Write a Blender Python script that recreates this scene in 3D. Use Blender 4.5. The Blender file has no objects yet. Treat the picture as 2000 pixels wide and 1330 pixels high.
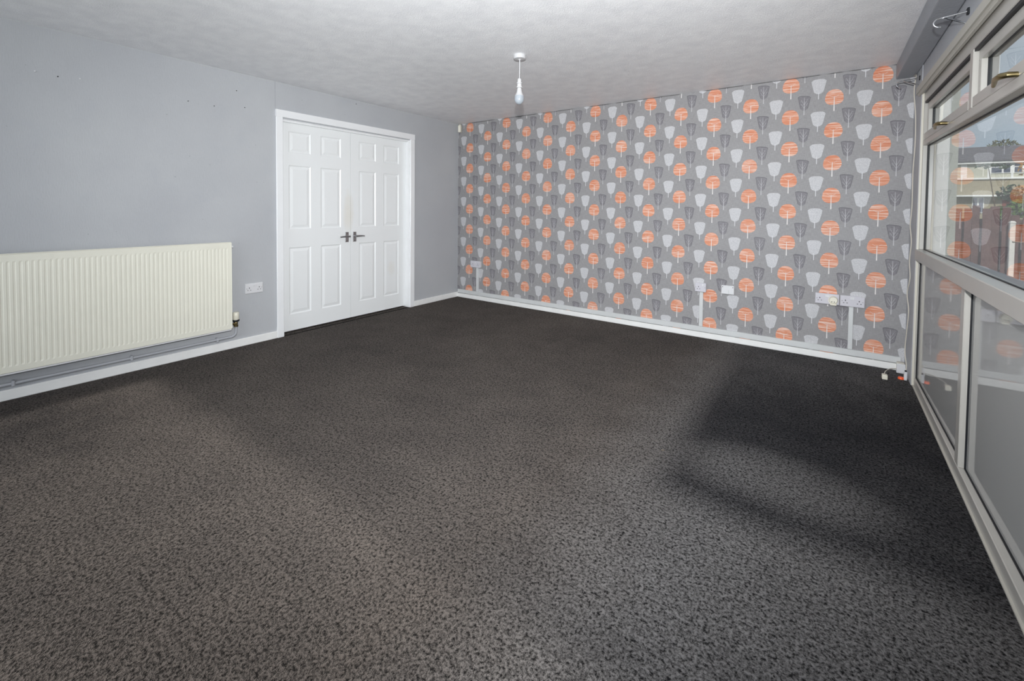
import bpy, bmesh, math, random
from mathutils import Vector, Matrix
random.seed(7)
SC = bpy.context.scene
COL = SC.collection

# ------------------------------------------------------------------ camera
cam_d = bpy.data.cameras.new('camera')
cam = bpy.data.objects.new('camera', cam_d)
COL.objects.link(cam)
RIGHT = Vector((0.81350, 0.58148, 0.00987))
UP = Vector((-0.02596, 0.01935, 0.99948))
FWD = Vector((-0.58098, 0.81333, -0.03084))
CAM = Vector((4.0864, -4.4515, 1.2166))
cam.matrix_world = Matrix(((RIGHT.x, UP.x, -FWD.x, CAM.x), (RIGHT.y, UP.y, -FWD.y, CAM.y),
                           (RIGHT.z, UP.z, -FWD.z, CAM.z), (0, 0, 0, 1)))
cam_d.sensor_fit = 'HORIZONTAL'
cam_d.sensor_width = 36.0
cam_d.lens = 36.0 * 860.17 / 2000.0
cam_d.shift_y = (432.5 - 665.0) / 2000.0
cam_d.clip_start = 0.02
cam_d.clip_end = 500
SC.camera = cam

# ------------------------------------------------------------------ world
W = bpy.data.worlds.new('sky'); SC.world = W; W.use_nodes = True
wn = W.node_tree.nodes; wl = W.node_tree.links
bg = wn['Background']
tc = wn.new('ShaderNodeTexCoord')
nz = wn.new('ShaderNodeTexNoise'); nz.inputs['Scale'].default_value = 3.2; nz.inputs['Detail'].default_value = 6
wl.new(tc.outputs['Generated'], nz.inputs['Vector'])
rp = wn.new('ShaderNodeValToRGB')
rp.color_ramp.elements[0].position = .42; rp.color_ramp.elements[0].color = (.47, .62, .76, 1)
rp.color_ramp.elements[1].position = .72; rp.color_ramp.elements[1].color = (.86, .88, .91, 1)
wl.new(nz.outputs['Fac'], rp.inputs['Fac'])
wl.new(rp.outputs['Color'], bg.inputs['Color'])
bg.inputs['Strength'].default_value = 0.92

# ------------------------------------------------------------------ lamps
def light(name, typ, loc, energy, color, aim=None):
    d = bpy.data.lights.new(name, typ); o = bpy.data.objects.new(name, d); COL.objects.link(o)
    o.location = loc; d.energy = energy; d.color = color
    if aim is not None:
        o.rotation_euler = Vector(aim).to_track_quat('-Z', 'Y').to_euler()
    return o
# the photographer's flash gun, just above the lens, pointing straight ahead
fl = light('flash_gun', 'SPOT', CAM + Vector((0, 0, 0.25)), 600, (.965, .985, 1.0),
           Vector((-0.535, 0.845, 0.035)))
fl.data.spot_size = math.radians(126); fl.data.spot_blend = 1.0; fl.data.shadow_soft_size = 0.03
# area lamp added behind the camera as soft ambient fill, source unseen
dl = light('rear_fill_light', 'AREA', (2.2, -6.22, 1.25), 40, (.95, .98, 1.0), (0, 1, 0.10))
dl.data.shape = 'RECTANGLE'; dl.data.size = 3.6; dl.data.size_y = 2.0
# soft sun from behind the house
sn = light('sun', 'SUN', (0, -20, 20), 3.9, (1, .96, .9), (-0.012, 0.8, -0.60))
sn.data.angle = math.radians(2)

SC.view_settings.view_transform = 'Standard'
SC.view_settings.look = 'None'
SC.view_settings.gamma = 1.0
SC.view_settings.use_curve_mapping = False
SC.view_settings.exposure = 0.0
try:
    SC.cycles.max_bounces = 14; SC.cycles.diffuse_bounces = 8; SC.cycles.glossy_bounces = 6
    SC.cycles.transparent_max_bounces = 16
    SC.cycles.caustics_reflective = False; SC.cycles.caustics_refractive = False
    SC.cycles.sample_clamp_indirect = 4.0
except Exception:
    pass

# ------------------------------------------------------------------ node maths helper
class E:
    """a float socket in a node tree, with arithmetic"""
    def __init__(s, nt, sock): s.nt, s.s = nt, sock
    def _m(s, op, *a):
        n = s.nt.nodes.new('ShaderNodeMath'); n.operation = op
        for i, v in enumerate((s,) + a):
            if isinstance(v, E): s.nt.links.new(v.s, n.inputs[i])
            else: n.inputs[i].default_value = float(v)
        return E(s.nt, n.outputs[0])
    def __add__(s, o): return s._m('ADD', o)
    __radd__ = __add__
    def __sub__(s, o): return s._m('SUBTRACT', o)
    def __rsub__(s, o): return s._m('MULTIPLY', -1)._m('ADD', o)
    def __mul__(s, o): return s._m('MULTIPLY', o)
    __rmul__ = __mul__
    def __truediv__(s, o): return s._m('DIVIDE', o)
    def __neg__(s): return s._m('MULTIPLY', -1)
    def abs(s): return s._m('ABSOLUTE')
    def floor(s): return s._m('FLOOR')
    def fmod(s, o): return s._m('FLOORED_MODULO', o)
    def pow(s, o): return s._m('POWER', o)
    def lt(s, o): return s._m('LESS_THAN', o)
    def gt(s, o): return s._m('GREATER_THAN', o)
    def max(s, o): return s._m('MAXIMUM', o)
    def min(s, o): return s._m('MINIMUM', o)
    def clamp(s): return s._m('MAXIMUM', 0)._m('MINIMUM', 1)
    def below(s, o, soft):            # 1 where s < o, soft edge
        return ((o - s) / soft + .5).clamp()

def new_mat(name):
    m = bpy.data.materials.new(name); m.use_nodes = True
    nt = m.node_tree
    return m, nt, nt.nodes['Principled BSDF']

def plain(name, col, rough=.5, spec=.5, metal=0.0, bump=0.0, bscale=200.0, vary=0.0, vscale=6.0, coat=0.0):
    m, nt, b = new_mat(name)
    b.inputs['Base Color'].default_value = (*col, 1)
    b.inputs['Roughness'].default_value = rough
    b.inputs['Specular IOR Level'].default_value = spec
    b.inputs['Metallic'].default_value = metal
    b.inputs['Coat Weight'].default_value = coat
    if bump or vary:
        t = nt.nodes.new('ShaderNodeTexCoord')
    if vary:
        n = nt.nodes.new('ShaderNodeTexNoise'); n.inputs['Scale'].default_value = vscale; n.inputs['Detail'].default_value = 5
        nt.links.new(t.outputs['Object'], n.inputs['Vector'])
        r = nt.nodes.new('ShaderNodeValToRGB')
        r.color_ramp.elements[0].position = .3; r.color_ramp.elements[1].position = .7
        r.color_ramp.elements[0].color = (*[c * (1 - vary) for c in col], 1)
        r.color_ramp.elements[1].color = (*[min(1, c * (1 + vary * .6)) for c in col], 1)
        nt.links.new(n.outputs['Fac'], r.inputs['Fac']); nt.links.new(r.outputs['Color'], b.inputs['Base Color'])
    if bump:
        n2 = nt.nodes.new('ShaderNodeTexNoise'); n2.inputs['Scale'].default_value = bscale; n2.inputs['Detail'].default_value = 4
        nt.links.new(t.outputs['Object'], n2.inputs['Vector'])
        bp = nt.nodes.new('ShaderNodeBump'); bp.inputs['Strength'].default_value = bump; bp.inputs['Distance'].default_value = .01
        nt.links.new(n2.outputs['Fac'], bp.inputs['Height']); nt.links.new(bp.outputs['Normal'], b.inputs['Normal'])
    return m

def pos_xyz(nt):
    t = nt.nodes.new('ShaderNodeTexCoord'); s = nt.nodes.new('ShaderNodeSeparateXYZ')
    nt.links.new(t.outputs['Object'], s.inputs[0])
    return t, E(nt, s.outputs[0]), E(nt, s.outputs[1]), E(nt, s.outputs[2])
def comb(nt, x, y, z):
    c = nt.nodes.new('ShaderNodeCombineXYZ')
    for i, v in enumerate((x, y, z)):
        if isinstance(v, E): nt.links.new(v.s, c.inputs[i])
        else: c.inputs[i].default_value = v
    return c.outputs[0]
def noise(nt, vec, scale, detail=3, rough=.5):
    n = nt.nodes.new('ShaderNodeTexNoise'); n.inputs['Scale'].default_value = scale
    n.inputs['Detail'].default_value = detail; n.inputs['Roughness'].default_value = rough
    if vec is not None: nt.links.new(vec, n.inputs['Vector'])
    return E(nt, n.outputs['Fac'])
def mixc(nt, fac, a, b):
    n = nt.nodes.new('ShaderNodeMix'); n.data_type = 'RGBA'
    if isinstance(fac, E): nt.links.new(fac.s, n.inputs[0])
    else: n.inputs[0].default_value = fac
    for i, v in ((6, a), (7, b)):
        if isinstance(v, tuple): n.inputs[i].default_value = (*v, 1)
        else: nt.links.new(v, n.inputs[i])
    return n.outputs[2]
def bump_to(nt, b, h, strength, dist):
    bp = nt.nodes.new('ShaderNodeBump'); bp.inputs['Strength'].default_value = strength; bp.inputs['Distance'].default_value = dist
    nt.links.new(h.s, bp.inputs['Height']); nt.links.new(bp.outputs['Normal'], b.inputs['Normal'])

# ------------------------------------------------------------------ materials
def srgb(r, g, b):
    f = lambda c: (c / 255 / 12.92) if c <= 10 else ((c / 255 + .055) / 1.055) ** 2.4
    return (f(r), f(g), f(b))

def wallpaper_mat():
    m, nt, b = new_mat('tree_wallpaper')
    t, x, y, z = pos_xyz(nt)
    obj = t.outputs['Object']
    pitch = .2700 - x * .0009
    def cell(dx, dz):
        u = (x - (.208 + dx)) / .3003
        k = (u + .5).floor()
        lx = (u - k) * .3003
        v = ((2.276 + dz) - z) / pitch + k.fmod(2) * .5
        lz = (v - (v + .5).floor()) * pitch * -1
        return lx, lz
    # linen ground
    weave = noise(nt, comb(nt, x * 30, 0.0, z * 420), 1.0, 3) * .5 + noise(nt, comb(nt, x * 420, 0.0, z * 30), 1.0, 3) * .5
    ground = mixc(nt, ((weave - .36) / .28).clamp(), srgb(140, 138, 139), srgb(164, 163, 164))
    col = ground
    # dark tree
    lx, lz = cell(.097, .110)
    w = (((lz + .064) / .124).clamp().pow(.8)) * .0265 + .0205
    crown = lx.abs().below(w, .003) * lz.below((lx * -.12) + .058 - (lx.abs() / .046).pow(4) * .010, .003) * (-lz).below(.064 - lx * lx * 26, .003)
    inner = noise(nt, comb(nt, x * 40, 0.0, z * 90), 1.0, 3)
    dk = mixc(nt, ((inner - .35) / .3).clamp(), srgb(121, 118, 123), srgb(137, 135, 139))
    col = mixc(nt, crown * .92, col, dk)
    rim = crown * (1 - lx.abs().below(w - .004, .003) * lz.below((lx * -.12) + .052 - (lx.abs() / .046).pow(4) * .010, .003))
    col = mixc(nt, rim * .6, col, srgb(96, 94, 100))
    tr = lx.abs().below((.05 - lz) * .014 + .0009, .001) * lz.below(.046, .002) * (-lz).below(.101, .002)
    br1 = (lx.abs() - (lz + .042) * .62).abs().below(.0011, .0012) * (-lz).below(.040, .002) * lz.below(-.002, .004)
    br2 = (lx.abs() - (lz + .018) * .50).abs().below(.0010, .0012) * (-lz).below(.016, .002) * lz.below(.028, .004)
    col = mixc(nt, tr.max(br1 * .8).max(br2 * .8), col, srgb(196, 195, 198))
    # pale tree
    lx, lz = cell(-.106, .100)
    w = (((lz + .066) / .126).clamp().pow(.75)) * .031 + .0235
    crown = lx.abs().below(w, .003) * lz.below(.060 - (lx.abs() / .052).pow(4) * .020, .003) * (-lz).below(.062 - lx * lx * 16, .003)
    vo = nt.nodes.new('ShaderNodeTexVoronoi'); vo.inputs['Scale'].default_value = 230
    nt.links.new(obj, vo.inputs['Vector'])
    dots = E(nt, vo.outputs['Distance'])
    lt = mixc(nt, ((dots - .25) / .35).clamp(), srgb(216, 215, 217), srgb(192, 192, 195))
    col = mixc(nt, crown * .95, col, lt)
    tr = lx.abs().below(.0026, .001) * (-lz).below(.106, .002) * lz.below(-.05, .002)
    col = mixc(nt, tr, col, srgb(214, 214, 217))
    # orange tree
    lx, lz = cell(0, 0)
    q = (lx.abs() / ((lz * -2.0 + 1) * .0605)).pow(2.5) + (lz.abs() / .0615).pow(2.3)
    wob = noise(nt, comb(nt, x * 8, 0.0, z * 60), 1.0, 2) - .5
    crown = (q + wob * .25).below(1.0, .09)
    st = noise(nt, comb(nt, x * 7, 3.3, z * 230 + x * 4), 1.0, 2, .5)
    line = ((st - .55) / .035).clamp()
    org = mixc(nt, line * .85, srgb(219, 149, 118), srgb(236, 206, 192))
    org = mixc(nt, ((st - .36) / .08).clamp(), srgb(206, 124, 92), org)
    col = mixc(nt, crown, col, org)
    tr = lx.abs().below((-lz) * .022 + .0016, .001) * (-lz).below(.113, .002) * lz.below(.006, .002)
    tb = (lx.abs() - (lz + .006) * 1.5).abs().below(.0016, .002) * (-lz).below(.004, .002) * lz.below(.014, .003)
    col = mixc(nt, tr.max(tb * .8), col, srgb(226, 222, 220))
    # faint scuffs
    sc = noise(nt, comb(nt, x * 1.0, 0.0, z * 2.2), 1.6, 4)
    col = mixc(nt, ((sc - .52) / .2).clamp() * .10, col, srgb(176, 176, 178))
    gap_shade = z.gt(2.3315) * ((noise(nt, comb(nt, x * 3.5, 0.0, 0.0), 1.0, 3) - .44) / .05).clamp()  # broken dark line along the paper top: ceiling gap shadow painted in
    col = mixc(nt, gap_shade * .75, col, srgb(60, 58, 56))
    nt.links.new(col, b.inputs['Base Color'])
    b.inputs['Roughness'].default_value = .62; b.inputs['Specular IOR Level'].default_value = .3
    bump_to(nt, b, weave, .12, .002)
    return m

def carpet_mat():
    m, nt, b = new_mat('charcoal_carpet')
    t, x, y, z = pos_xyz(nt); o = t.outputs['Object']
    g1 = noise(nt, o, 108, 2, .6)
    g2 = noise(nt, o, 260, 2, .6)
    g3 = noise(nt, o, 50, 2, .6)
    g = ((g1 * .55 + g2 * .22 + g3 * .23 - .405) / .175).clamp()
    big = noise(nt, o, .8, 3, .55)
    mid = noise(nt, o, 4.5, 4, .6)
    w1 = (mid - .5) * .5
    # where furniture stood by the window the pile is unfaded and stands up dark
    def blot(cx, cy, rx, ry, ang=0.0):
        ca, sa = math.cos(ang), math.sin(ang)
        u = ((x - cx) * ca + (y - cy) * sa) / rx
        v = ((y - cy) * ca - (x - cx) * sa) / ry
        return (1 - (u * u + v * v + (mid - .5) * 1.1)).clamp()
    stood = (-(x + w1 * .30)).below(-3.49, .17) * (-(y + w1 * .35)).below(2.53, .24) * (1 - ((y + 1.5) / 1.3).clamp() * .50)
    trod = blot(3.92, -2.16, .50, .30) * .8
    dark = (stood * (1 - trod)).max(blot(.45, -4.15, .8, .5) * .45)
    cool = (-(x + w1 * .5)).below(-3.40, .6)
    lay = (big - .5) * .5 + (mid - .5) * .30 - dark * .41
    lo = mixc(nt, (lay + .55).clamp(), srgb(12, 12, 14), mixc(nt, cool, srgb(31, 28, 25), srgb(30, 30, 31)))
    hi = mixc(nt, (lay + .55).clamp(), srgb(50, 50, 54), mixc(nt, cool, srgb(105, 96, 89), srgb(138, 135, 134)))
    col = mixc(nt, g, lo, hi)
    # crumbs and tufts of fluff
    vo = nt.nodes.new('ShaderNodeTexVoronoi'); vo.inputs['Scale'].default_value = 2.6
    nt.links.new(o, vo.inputs['Vector'])
    fl = E(nt, vo.outputs['Distance']).below(.022, .012)
    col = mixc(nt, fl * .45, col, srgb(126, 112, 88))
    nt.links.new(col, b.inputs['Base Color'])
    b.inputs['Roughness'].default_value = .95; b.inputs['Specular IOR Level'].default_value = .1
    b.inputs['Sheen Weight'].default_value = .54; b.inputs['Sheen Roughness'].default_value = .32
    nt.links.new(mixc(nt, (lay + .35).clamp(), (.0, .0, .0), mixc(nt, g, (.25, .23, .21), mixc(nt, cool, (1, .88, .79), (1, .97, .95)))), b.inputs['Sheen Tint'])
    bump_to(nt, b, g, .8, .008)
    return m

def ceiling_mat():
    m, nt, b = new_mat('stippled_ceiling')
    t, x, y, z = pos_xyz(nt); o = t.outputs['Object']
    n1 = noise(nt, o, 150, 3, .65); n2 = noise(nt, o, 9, 3, .5); n3 = noise(nt, comb(nt, x * 1.0, y * 3.0, 0.0), 1.5, 3)
    col = mixc(nt, ((n2 - .35) / .3).clamp(), srgb(238, 238, 240), srgb(247, 247, 248))
    spk = ((n1 - .62) / .06).clamp()
    col = mixc(nt, spk * .35, col, srgb(252, 252, 253))
    nt.links.new(col, b.inputs['Base Color'])
    b.inputs['Roughness'].default_value = .45; b.inputs['Specular IOR Level'].default_value = .4
    bump_to(nt, b, n1 + n2 * .05 + n3 * .06, .5, .006)
    return m

def wall_mat():
    m, nt, b = new_mat('grey_blue_wall_paint')
    t, x, y, z = pos_xyz(nt); o = t.outputs['Object']
    n1 = noise(nt, comb(nt, x * 150, y * 150, z * 35), 1.0, 3); n2 = noise(nt, o, 5, 4)
    big = noise(nt, o, 1.3, 3)
    col = mixc(nt, ((big - .35) / .3).clamp(), srgb(180, 182, 186), srgb(187, 189, 192))
    col = mixc(nt, ((n2 - .56) / .2).clamp() * .25, col, srgb(172, 176, 183))
    mark = noise(nt, o, 34, 2)
    col = mixc(nt, ((mark - .74) / .03).clamp() * .35, col, srgb(120, 122, 126))
    # vertical paper joint beside the door casing
    seam = (y + 2.436).abs().below(.003, .003) * (-z).below(-.1, .01)
    col = mixc(nt, seam * .35, col, srgb(140, 143, 152))
    nt.links.new(col, b.inputs['Base Color'])
    b.inputs['Roughness'].default_value = .5; b.inputs['Specular IOR Level'].default_value = .35
    bump_to(nt, b, n1 + n2, .22, .004)
    return m

def glass_mat(name, tint=(1, 1, 1)):
    m = bpy.data.materials.new(name); m.use_nodes = True
    nt = m.node_tree; nt.nodes.clear()
    out = nt.nodes.new('ShaderNodeOutputMaterial'); mix = nt.nodes.new('ShaderNodeMixShader')
    tr = nt.nodes.new('ShaderNodeBsdfTransparent'); tr.inputs[0].default_value = (*tint, 1)
    gl = nt.nodes.new('ShaderNodeBsdfGlossy'); gl.inputs['Roughness'].default_value = 0.0
    lw = nt.nodes.new('ShaderNodeFresnel'); lw.inputs['IOR'].default_value = 1.5
    f = E(nt, lw.outputs[0]); f2 = (f * 2) / (f + 1)
    nt.links.new(f2.s, mix.inputs[0]); nt.links.new(tr.outputs[0], mix.inputs[1]); nt.links.new(gl.outputs[0], mix.inputs[2])
    nt.links.new(mix.outputs[0], out.inputs[0])
    return m

M = {}
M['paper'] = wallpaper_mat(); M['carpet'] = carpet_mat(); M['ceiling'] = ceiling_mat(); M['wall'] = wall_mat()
M['gloss'] = plain('white_gloss_paint', srgb(242, 243, 244), .28, .5, bump=.05, bscale=60, vary=.03, vscale=4)
def door_mat():
    m, nt, b = new_mat('white_door_paint')
    ge = nt.nodes.new('ShaderNodeNewGeometry'); sp = nt.nodes.new('ShaderNodeSeparateXYZ')
    nt.links.new(ge.outputs['Position'], sp.inputs[0]); y = E(nt, sp.outputs[1]); z = E(nt, sp.outputs[2])
    n = noise(nt, ge.outputs['Position'], 7, 4)
    # hand grease beside the meeting edges, a faint mark low on the right leaf
    a = ((y + 1.645) / .075).pow(2) + ((z - 1.16) / .26).pow(2)
    c = ((y + 1.08) / .06).pow(2) + ((z - .50) / .10).pow(2)
    st = ((1 - a + (n - .5) * 1.2).clamp() * .26).max((1 - c + (n - .5)).clamp() * .14)
    col = mixc(nt, st, srgb(242, 244, 244), srgb(222, 208, 178))
    nt.links.new(col, b.inputs['Base Color'])
    b.inputs['Roughness'].default_value = .3
    return m
M['door'] = door_mat()
M['skirt'] = plain('white_skirting_paint', srgb(244, 244, 242), .35, .5, vary=.04, vscale=9, bump=.05, bscale=50)
M['trunk'] = plain('trunking_plastic', srgb(212, 214, 214), .4, .5, vary=.04, vscale=8)
M['radiator'] = plain('cream_radiator_enamel', srgb(235, 233, 219), .32, .5, vary=.02, vscale=5)
M['pipe'] = plain('grey_painted_pipe', srgb(178, 180, 185), .4, .5)
M['cream'] = plain('cream_plastic', srgb(232, 228, 212), .4, .5)
M['white'] = plain('white_plastic', srgb(222, 222, 224), .3, .5)
M['socket'] = plain('socket_plastic', srgb(207, 205, 212), .3, .5)
M['hole'] = plain('dark_socket_hole', (.02, .02, .022), .8, .2)
M['black'] = plain('black_rubber', (.012, .013, .016), .5, .3)
M['brass'] = plain('brass', (.30, .24, .12), .28, .5, metal=1.0)
M['chrome'] = plain('satin_chrome', (.42, .42, .43), .28, .5, metal=1.0)
M['steel'] = plain('bright_steel_wire', (.75, .76, .78), .18, .5, metal=1.0)
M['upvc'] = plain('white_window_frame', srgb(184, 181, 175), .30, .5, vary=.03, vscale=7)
M['upvc_out'] = plain('white_outer_frame', srgb(236, 238, 238), .35, .5)
M['headtrim'] = plain('cream_painted_trim', srgb(190, 187, 178), .5, .4)
M['return'] = plain('grey_window_wall_paint', srgb(182, 185, 190), .5, .35, vary=.05, vscale=4, bump=.2, bscale=60)
M['bulkhead'] = plain('grey_painted_bulkhead', srgb(158, 161, 167), .5, .35, vary=.05, vscale=4, bump=.2, bscale=60)
M['infill'] = plain('grey_gloss_infill_panel', srgb(178, 178, 176), .035, .30)
M['bead'] = plain('cream_bead', srgb(214, 210, 198), .45, .4)
M['glass'] = glass_mat('window_glass', (.97, .99, .98))
M['bulb'] = plain('frosted_bulb', srgb(164, 171, 178), .2, .5)
M['fitting'] = plain('white_lamp_fitting', srgb(198, 198, 199), .4, .4)
M['orange'] = plain('orange_plastic', (.95, .13, .03), .4, .5)
M['cable'] = plain('cream_cable', srgb(206, 200, 188), .5, .4)
M['seam'] = plain('dark_carpet_edge', (.012, .012, .012), .9, .1)
M['front'] = plain('plain_wall_paint', srgb(205, 206, 208), .6, .3)
M['cill'] = plain('slate_grey_cill', srgb(92, 100, 110), .6, .3)
# outside
M['render'] = plain('grey_render', srgb(172, 176, 168), .85, .2, vary=.08, vscale=5)
M['fence'] = plain('red_brown_fence_stain', srgb(104, 79, 75), .8, .2, vary=.25, vscale=6)
M['concrete'] = plain('pale_concrete', srgb(214, 211, 206), .85, .2, vary=.12, vscale=9)
M['paving'] = plain('grey_paving', srgb(150, 148, 142), .9, .2, vary=.12, vscale=2)
M['grass'] = plain('rough_grass', srgb(90, 104, 62), .9, .1, vary=.3, vscale=3)
M['brickcream'] = plain('buff_brick', srgb(162, 154, 132), .85, .2, vary=.08, vscale=4)
M['cladding'] = plain('cream_cladding', srgb(198, 197, 182), .6, .3, vary=.03, vscale=2)
M['pvc_far'] = plain('white_far_frame', srgb(240, 240, 240), .4, .5)
M['farglass'] = plain('dark_far_glass', srgb(84, 92, 108), .12, .5)
M['rooftile'] = plain('grey_roof_tile', srgb(98, 98, 104), .75, .2, vary=.14, vscale=3)
M['garage'] = plain('red_brown_door', srgb(120, 58, 46), .5, .4)
M['leaf'] = plain('green_leaf', srgb(88, 118, 52), .6, .3, vary=.35, vscale=8)
M['leafd'] = plain('dark_green_leaf', srgb(66, 92, 66), .6, .3, vary=.3, vscale=8)
M['leafo'] = plain('autumn_leaf', srgb(190, 140, 58), .6, .3, vary=.35, vscale=8)
M['treefar'] = plain('olive_foliage', srgb(104, 112, 78), .8, .1, vary=.35, vscale=1.2)
M['bark'] = plain('brown_bark', srgb(92, 80, 66), .85, .2)

# ------------------------------------------------------------------ mesh helpers
ORG = {}
def new_bm(): return bmesh.new()
def add_box(bm, x0, x1, y0, y1, z0, z1):
    vs = [bm.verts.new(v) for v in ((x0, y0, z0), (x1, y0, z0), (x1, y1, z0), (x0, y1, z0),
                                    (x0, y0, z1), (x1, y0, z1), (x1, y1, z1), (x0, y1, z1))]
    for f in ((0, 3, 2, 1), (4, 5, 6, 7), (0, 1, 5, 4), (1, 2, 6, 5), (2, 3, 7, 6), (3, 0, 4, 7)):
        bm.faces.new([vs[i] for i in f])
    return vs
def box(x0, x1, y0, y1, z0, z1, bevel=0.0, seg=2):
    bm = new_bm(); add_box(bm, min(x0, x1), max(x0, x1), min(y0, y1), max(y0, y1), min(z0, z1), max(z0, z1))
    if bevel: bmesh.ops.bevel(bm, geom=bm.edges[:], offset=bevel, segments=seg, affect='EDGES', profile=.5)
    return bm
def hexa(p):                      # eight corner points, bottom ring then top ring
    bm = new_bm(); vs = [bm.verts.new(v) for v in p]
    for f in ((0, 3, 2, 1), (4, 5, 6, 7), (0, 1, 5, 4), (1, 2, 6, 5), (2, 3, 7, 6), (3, 0, 4, 7)):
        bm.faces.new([vs[i] for i in f])
    bmesh.ops.recalc_face_normals(bm, faces=bm.faces[:])
    return bm
def add_tube(bm, pts, r, n=8, cap=True):
    pts = [Vector(p) for p in pts]; rings = []
    rs = r if isinstance(r, (list, tuple)) else [r] * len(pts)
    prev = None
    for i, p in enumerate(pts):
        d = (pts[min(i + 1, len(pts) - 1)] - pts[max(i - 1, 0)]).normalized()
        if prev is None:
            a = Vector((0, 0, 1)) if abs(d.z) < .9 else Vector((1, 0, 0))
            u = d.cross(a).normalized()
        else:
            u = (prev - d * prev.dot(d)).normalized()
        prev = u; v = d.cross(u)
        rings.append([bm.verts.new(p + (u * math.cos(2 * math.pi * k / n) + v * math.sin(2 * math.pi * k / n)) * rs[i]) for k in range(n)])
    for a, b in zip(rings, rings[1:]):
        for k in range(n): bm.faces.new((a[k], a[(k + 1) % n], b[(k + 1) % n], b[k]))
    if cap:
        bm.faces.new(rings[0][::-1]); bm.faces.new(rings[-1])
def tube(pts, r, n=8):
    bm = new_bm(); add_tube(bm, pts, r, n); bmesh.ops.recalc_face_normals(bm, faces=bm.faces[:]); return bm
def lathe(profile, c, n=24):      # profile of (r, z) round the vertical through c
    bm = new_bm(); rings = []
    for r, z in profile:
        if r < 1e-6: rings.append([bm.verts.new((c[0], c[1], z))])
        else: rings.append([bm.verts.new((c[0] + r * math.cos(2 * math.pi * k / n), c[1] + r * math.sin(2 * math.pi * k / n), z)) for k in range(n)])
    for a, b in zip(rings, rings[1:]):
        if len(a) == 1 and len(b) == 1: continue
        for k in range(n):
            if len(a) == 1: bm.faces.new((a[0], b[k], b[(k + 1) % n]))
            elif len(b) == 1: bm.faces.new((a[k], a[(k + 1) % n], b[0]))
            else: bm.faces.new((a[k], a[(k + 1) % n], b[(k + 1) % n], b[k]))
    bmesh.ops.recalc_face_normals(bm, faces=bm.faces[:])
    return bm
def obj(name, bm, mat, parent=None, loc=None, smooth=False):
    """link bm (world coordinates) as one mesh object, local to its parent or to loc"""
    org = Vector(loc) if loc is not None else (ORG[parent] if parent is not None else Vector((0, 0, 0)))
    me = bpy.data.meshes.new(name)
    bmesh.ops.translate(bm, verts=bm.verts[:], vec=-org)
    if smooth:
        for f in bm.faces: f.smooth = True
    bm.to_mesh(me); bm.free()
    me.materials.append(mat if not isinstance(mat, str) else M[mat])
    o = bpy.data.objects.new(name, me); COL.objects.link(o)
    if parent is not None:
        o.parent = parent; o.location = org - ORG[parent]
    else:
        o.location = org
    ORG[o] = org
    if smooth:
        try: me.set_sharp_from_angle(angle=math.radians(40))
        except Exception: pass
    return o
def thing(name, label, cat, loc, group=None):
    o = bpy.data.objects.new(name, None); COL.objects.link(o); o.location = loc
    o.empty_display_size = .05
    ORG[o] = Vector(loc)
    return tag(o, label, cat, group)
def tag(o, label, cat=None, group=None, kind=None):
    o['label'] = label
    if cat: o['category'] = cat
    if group: o['group'] = group
    if kind: o['kind'] = kind
    return o
def struct(name, bm, mat, label, loc=None, smooth=False):
    o = obj(name, bm, mat, None, loc, smooth)
    tag(o, label, kind='structure'); return o
def struct_root(name, label, loc):
    o = bpy.data.objects.new(name, None); COL.objects.link(o); o.location = loc; ORG[o] = Vector(loc)
    o.empty_display_size = .05
    tag(o, label, kind='structure'); return o

H = 2.338          # ceiling
WX = 4.597         # right wall, inner face
YF = -6.3          # wall behind the photographer

# ------------------------------------------------------------------ room shell
bm = new_bm(); add_box(bm, -.25, 4.66, YF, .0, -.12, 0)
fo = struct('floor', bm, 'carpet', 'dark charcoal speckled carpet covering the whole floor, worn paler in the middle')
struct('ceiling', box(-.25, 4.665, YF - .2, .12, H, H + .14), 'ceiling', 'white stippled textured ceiling')
DY0, DY1, DZ = -2.392, -.846, 2.012            # doorway
bm = new_bm()
add_box(bm, -.12, 0, YF - .2, DY0, -.12, H); add_box(bm, -.12, 0, DY1, .12, -.12, H); add_box(bm, -.12, 0, DY0, DY1, DZ, H)
struct('wall_left', bm, 'wall', 'grey blue painted wall with radiator and white double doors')
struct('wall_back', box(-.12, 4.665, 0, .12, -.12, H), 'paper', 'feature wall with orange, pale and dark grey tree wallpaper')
bm = new_bm()
add_box(bm, -.12, .35, YF - .12, YF, -.12, H); add_box(bm, 4.05, 4.665, YF - .12, YF, -.12, H); add_box(bm, .35, 4.05, YF - .12, YF, 2.25, H)  # unseen wide opening, added to let sky light in from behind
struct('wall_front', bm, 'front', 'plain wall behind the photographer with wide opening added for fill light')
# right wall: solid pieces round the window
WY0, WY1 = -.324, -2.98
bm = new_bm()
add_box(bm, WX, 4.665, WY0, 0, -.12, H)
add_box(bm, 4.60, 4.665, WY1, WY0, 2.05, H)
add_box(bm, 4.585, 4.665, YF - .12, WY1, -.12, H)
struct('wall_right', bm, 'return', 'grey painted window wall with short return beside the tree wallpaper')
struct('trim_1', box(4.488, WX, YF, 0, 2.222, H, .006), 'bulkhead', 'grey boxed bulkhead along the ceiling above the window')
# dark void behind the double doors so no sky shows round them
struct('trim_2', box(-.30, -.125, DY0 - .1, DY1 + .1, -.12, DZ + .1), 'front', 'added box behind the double doors to block sky')

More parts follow.
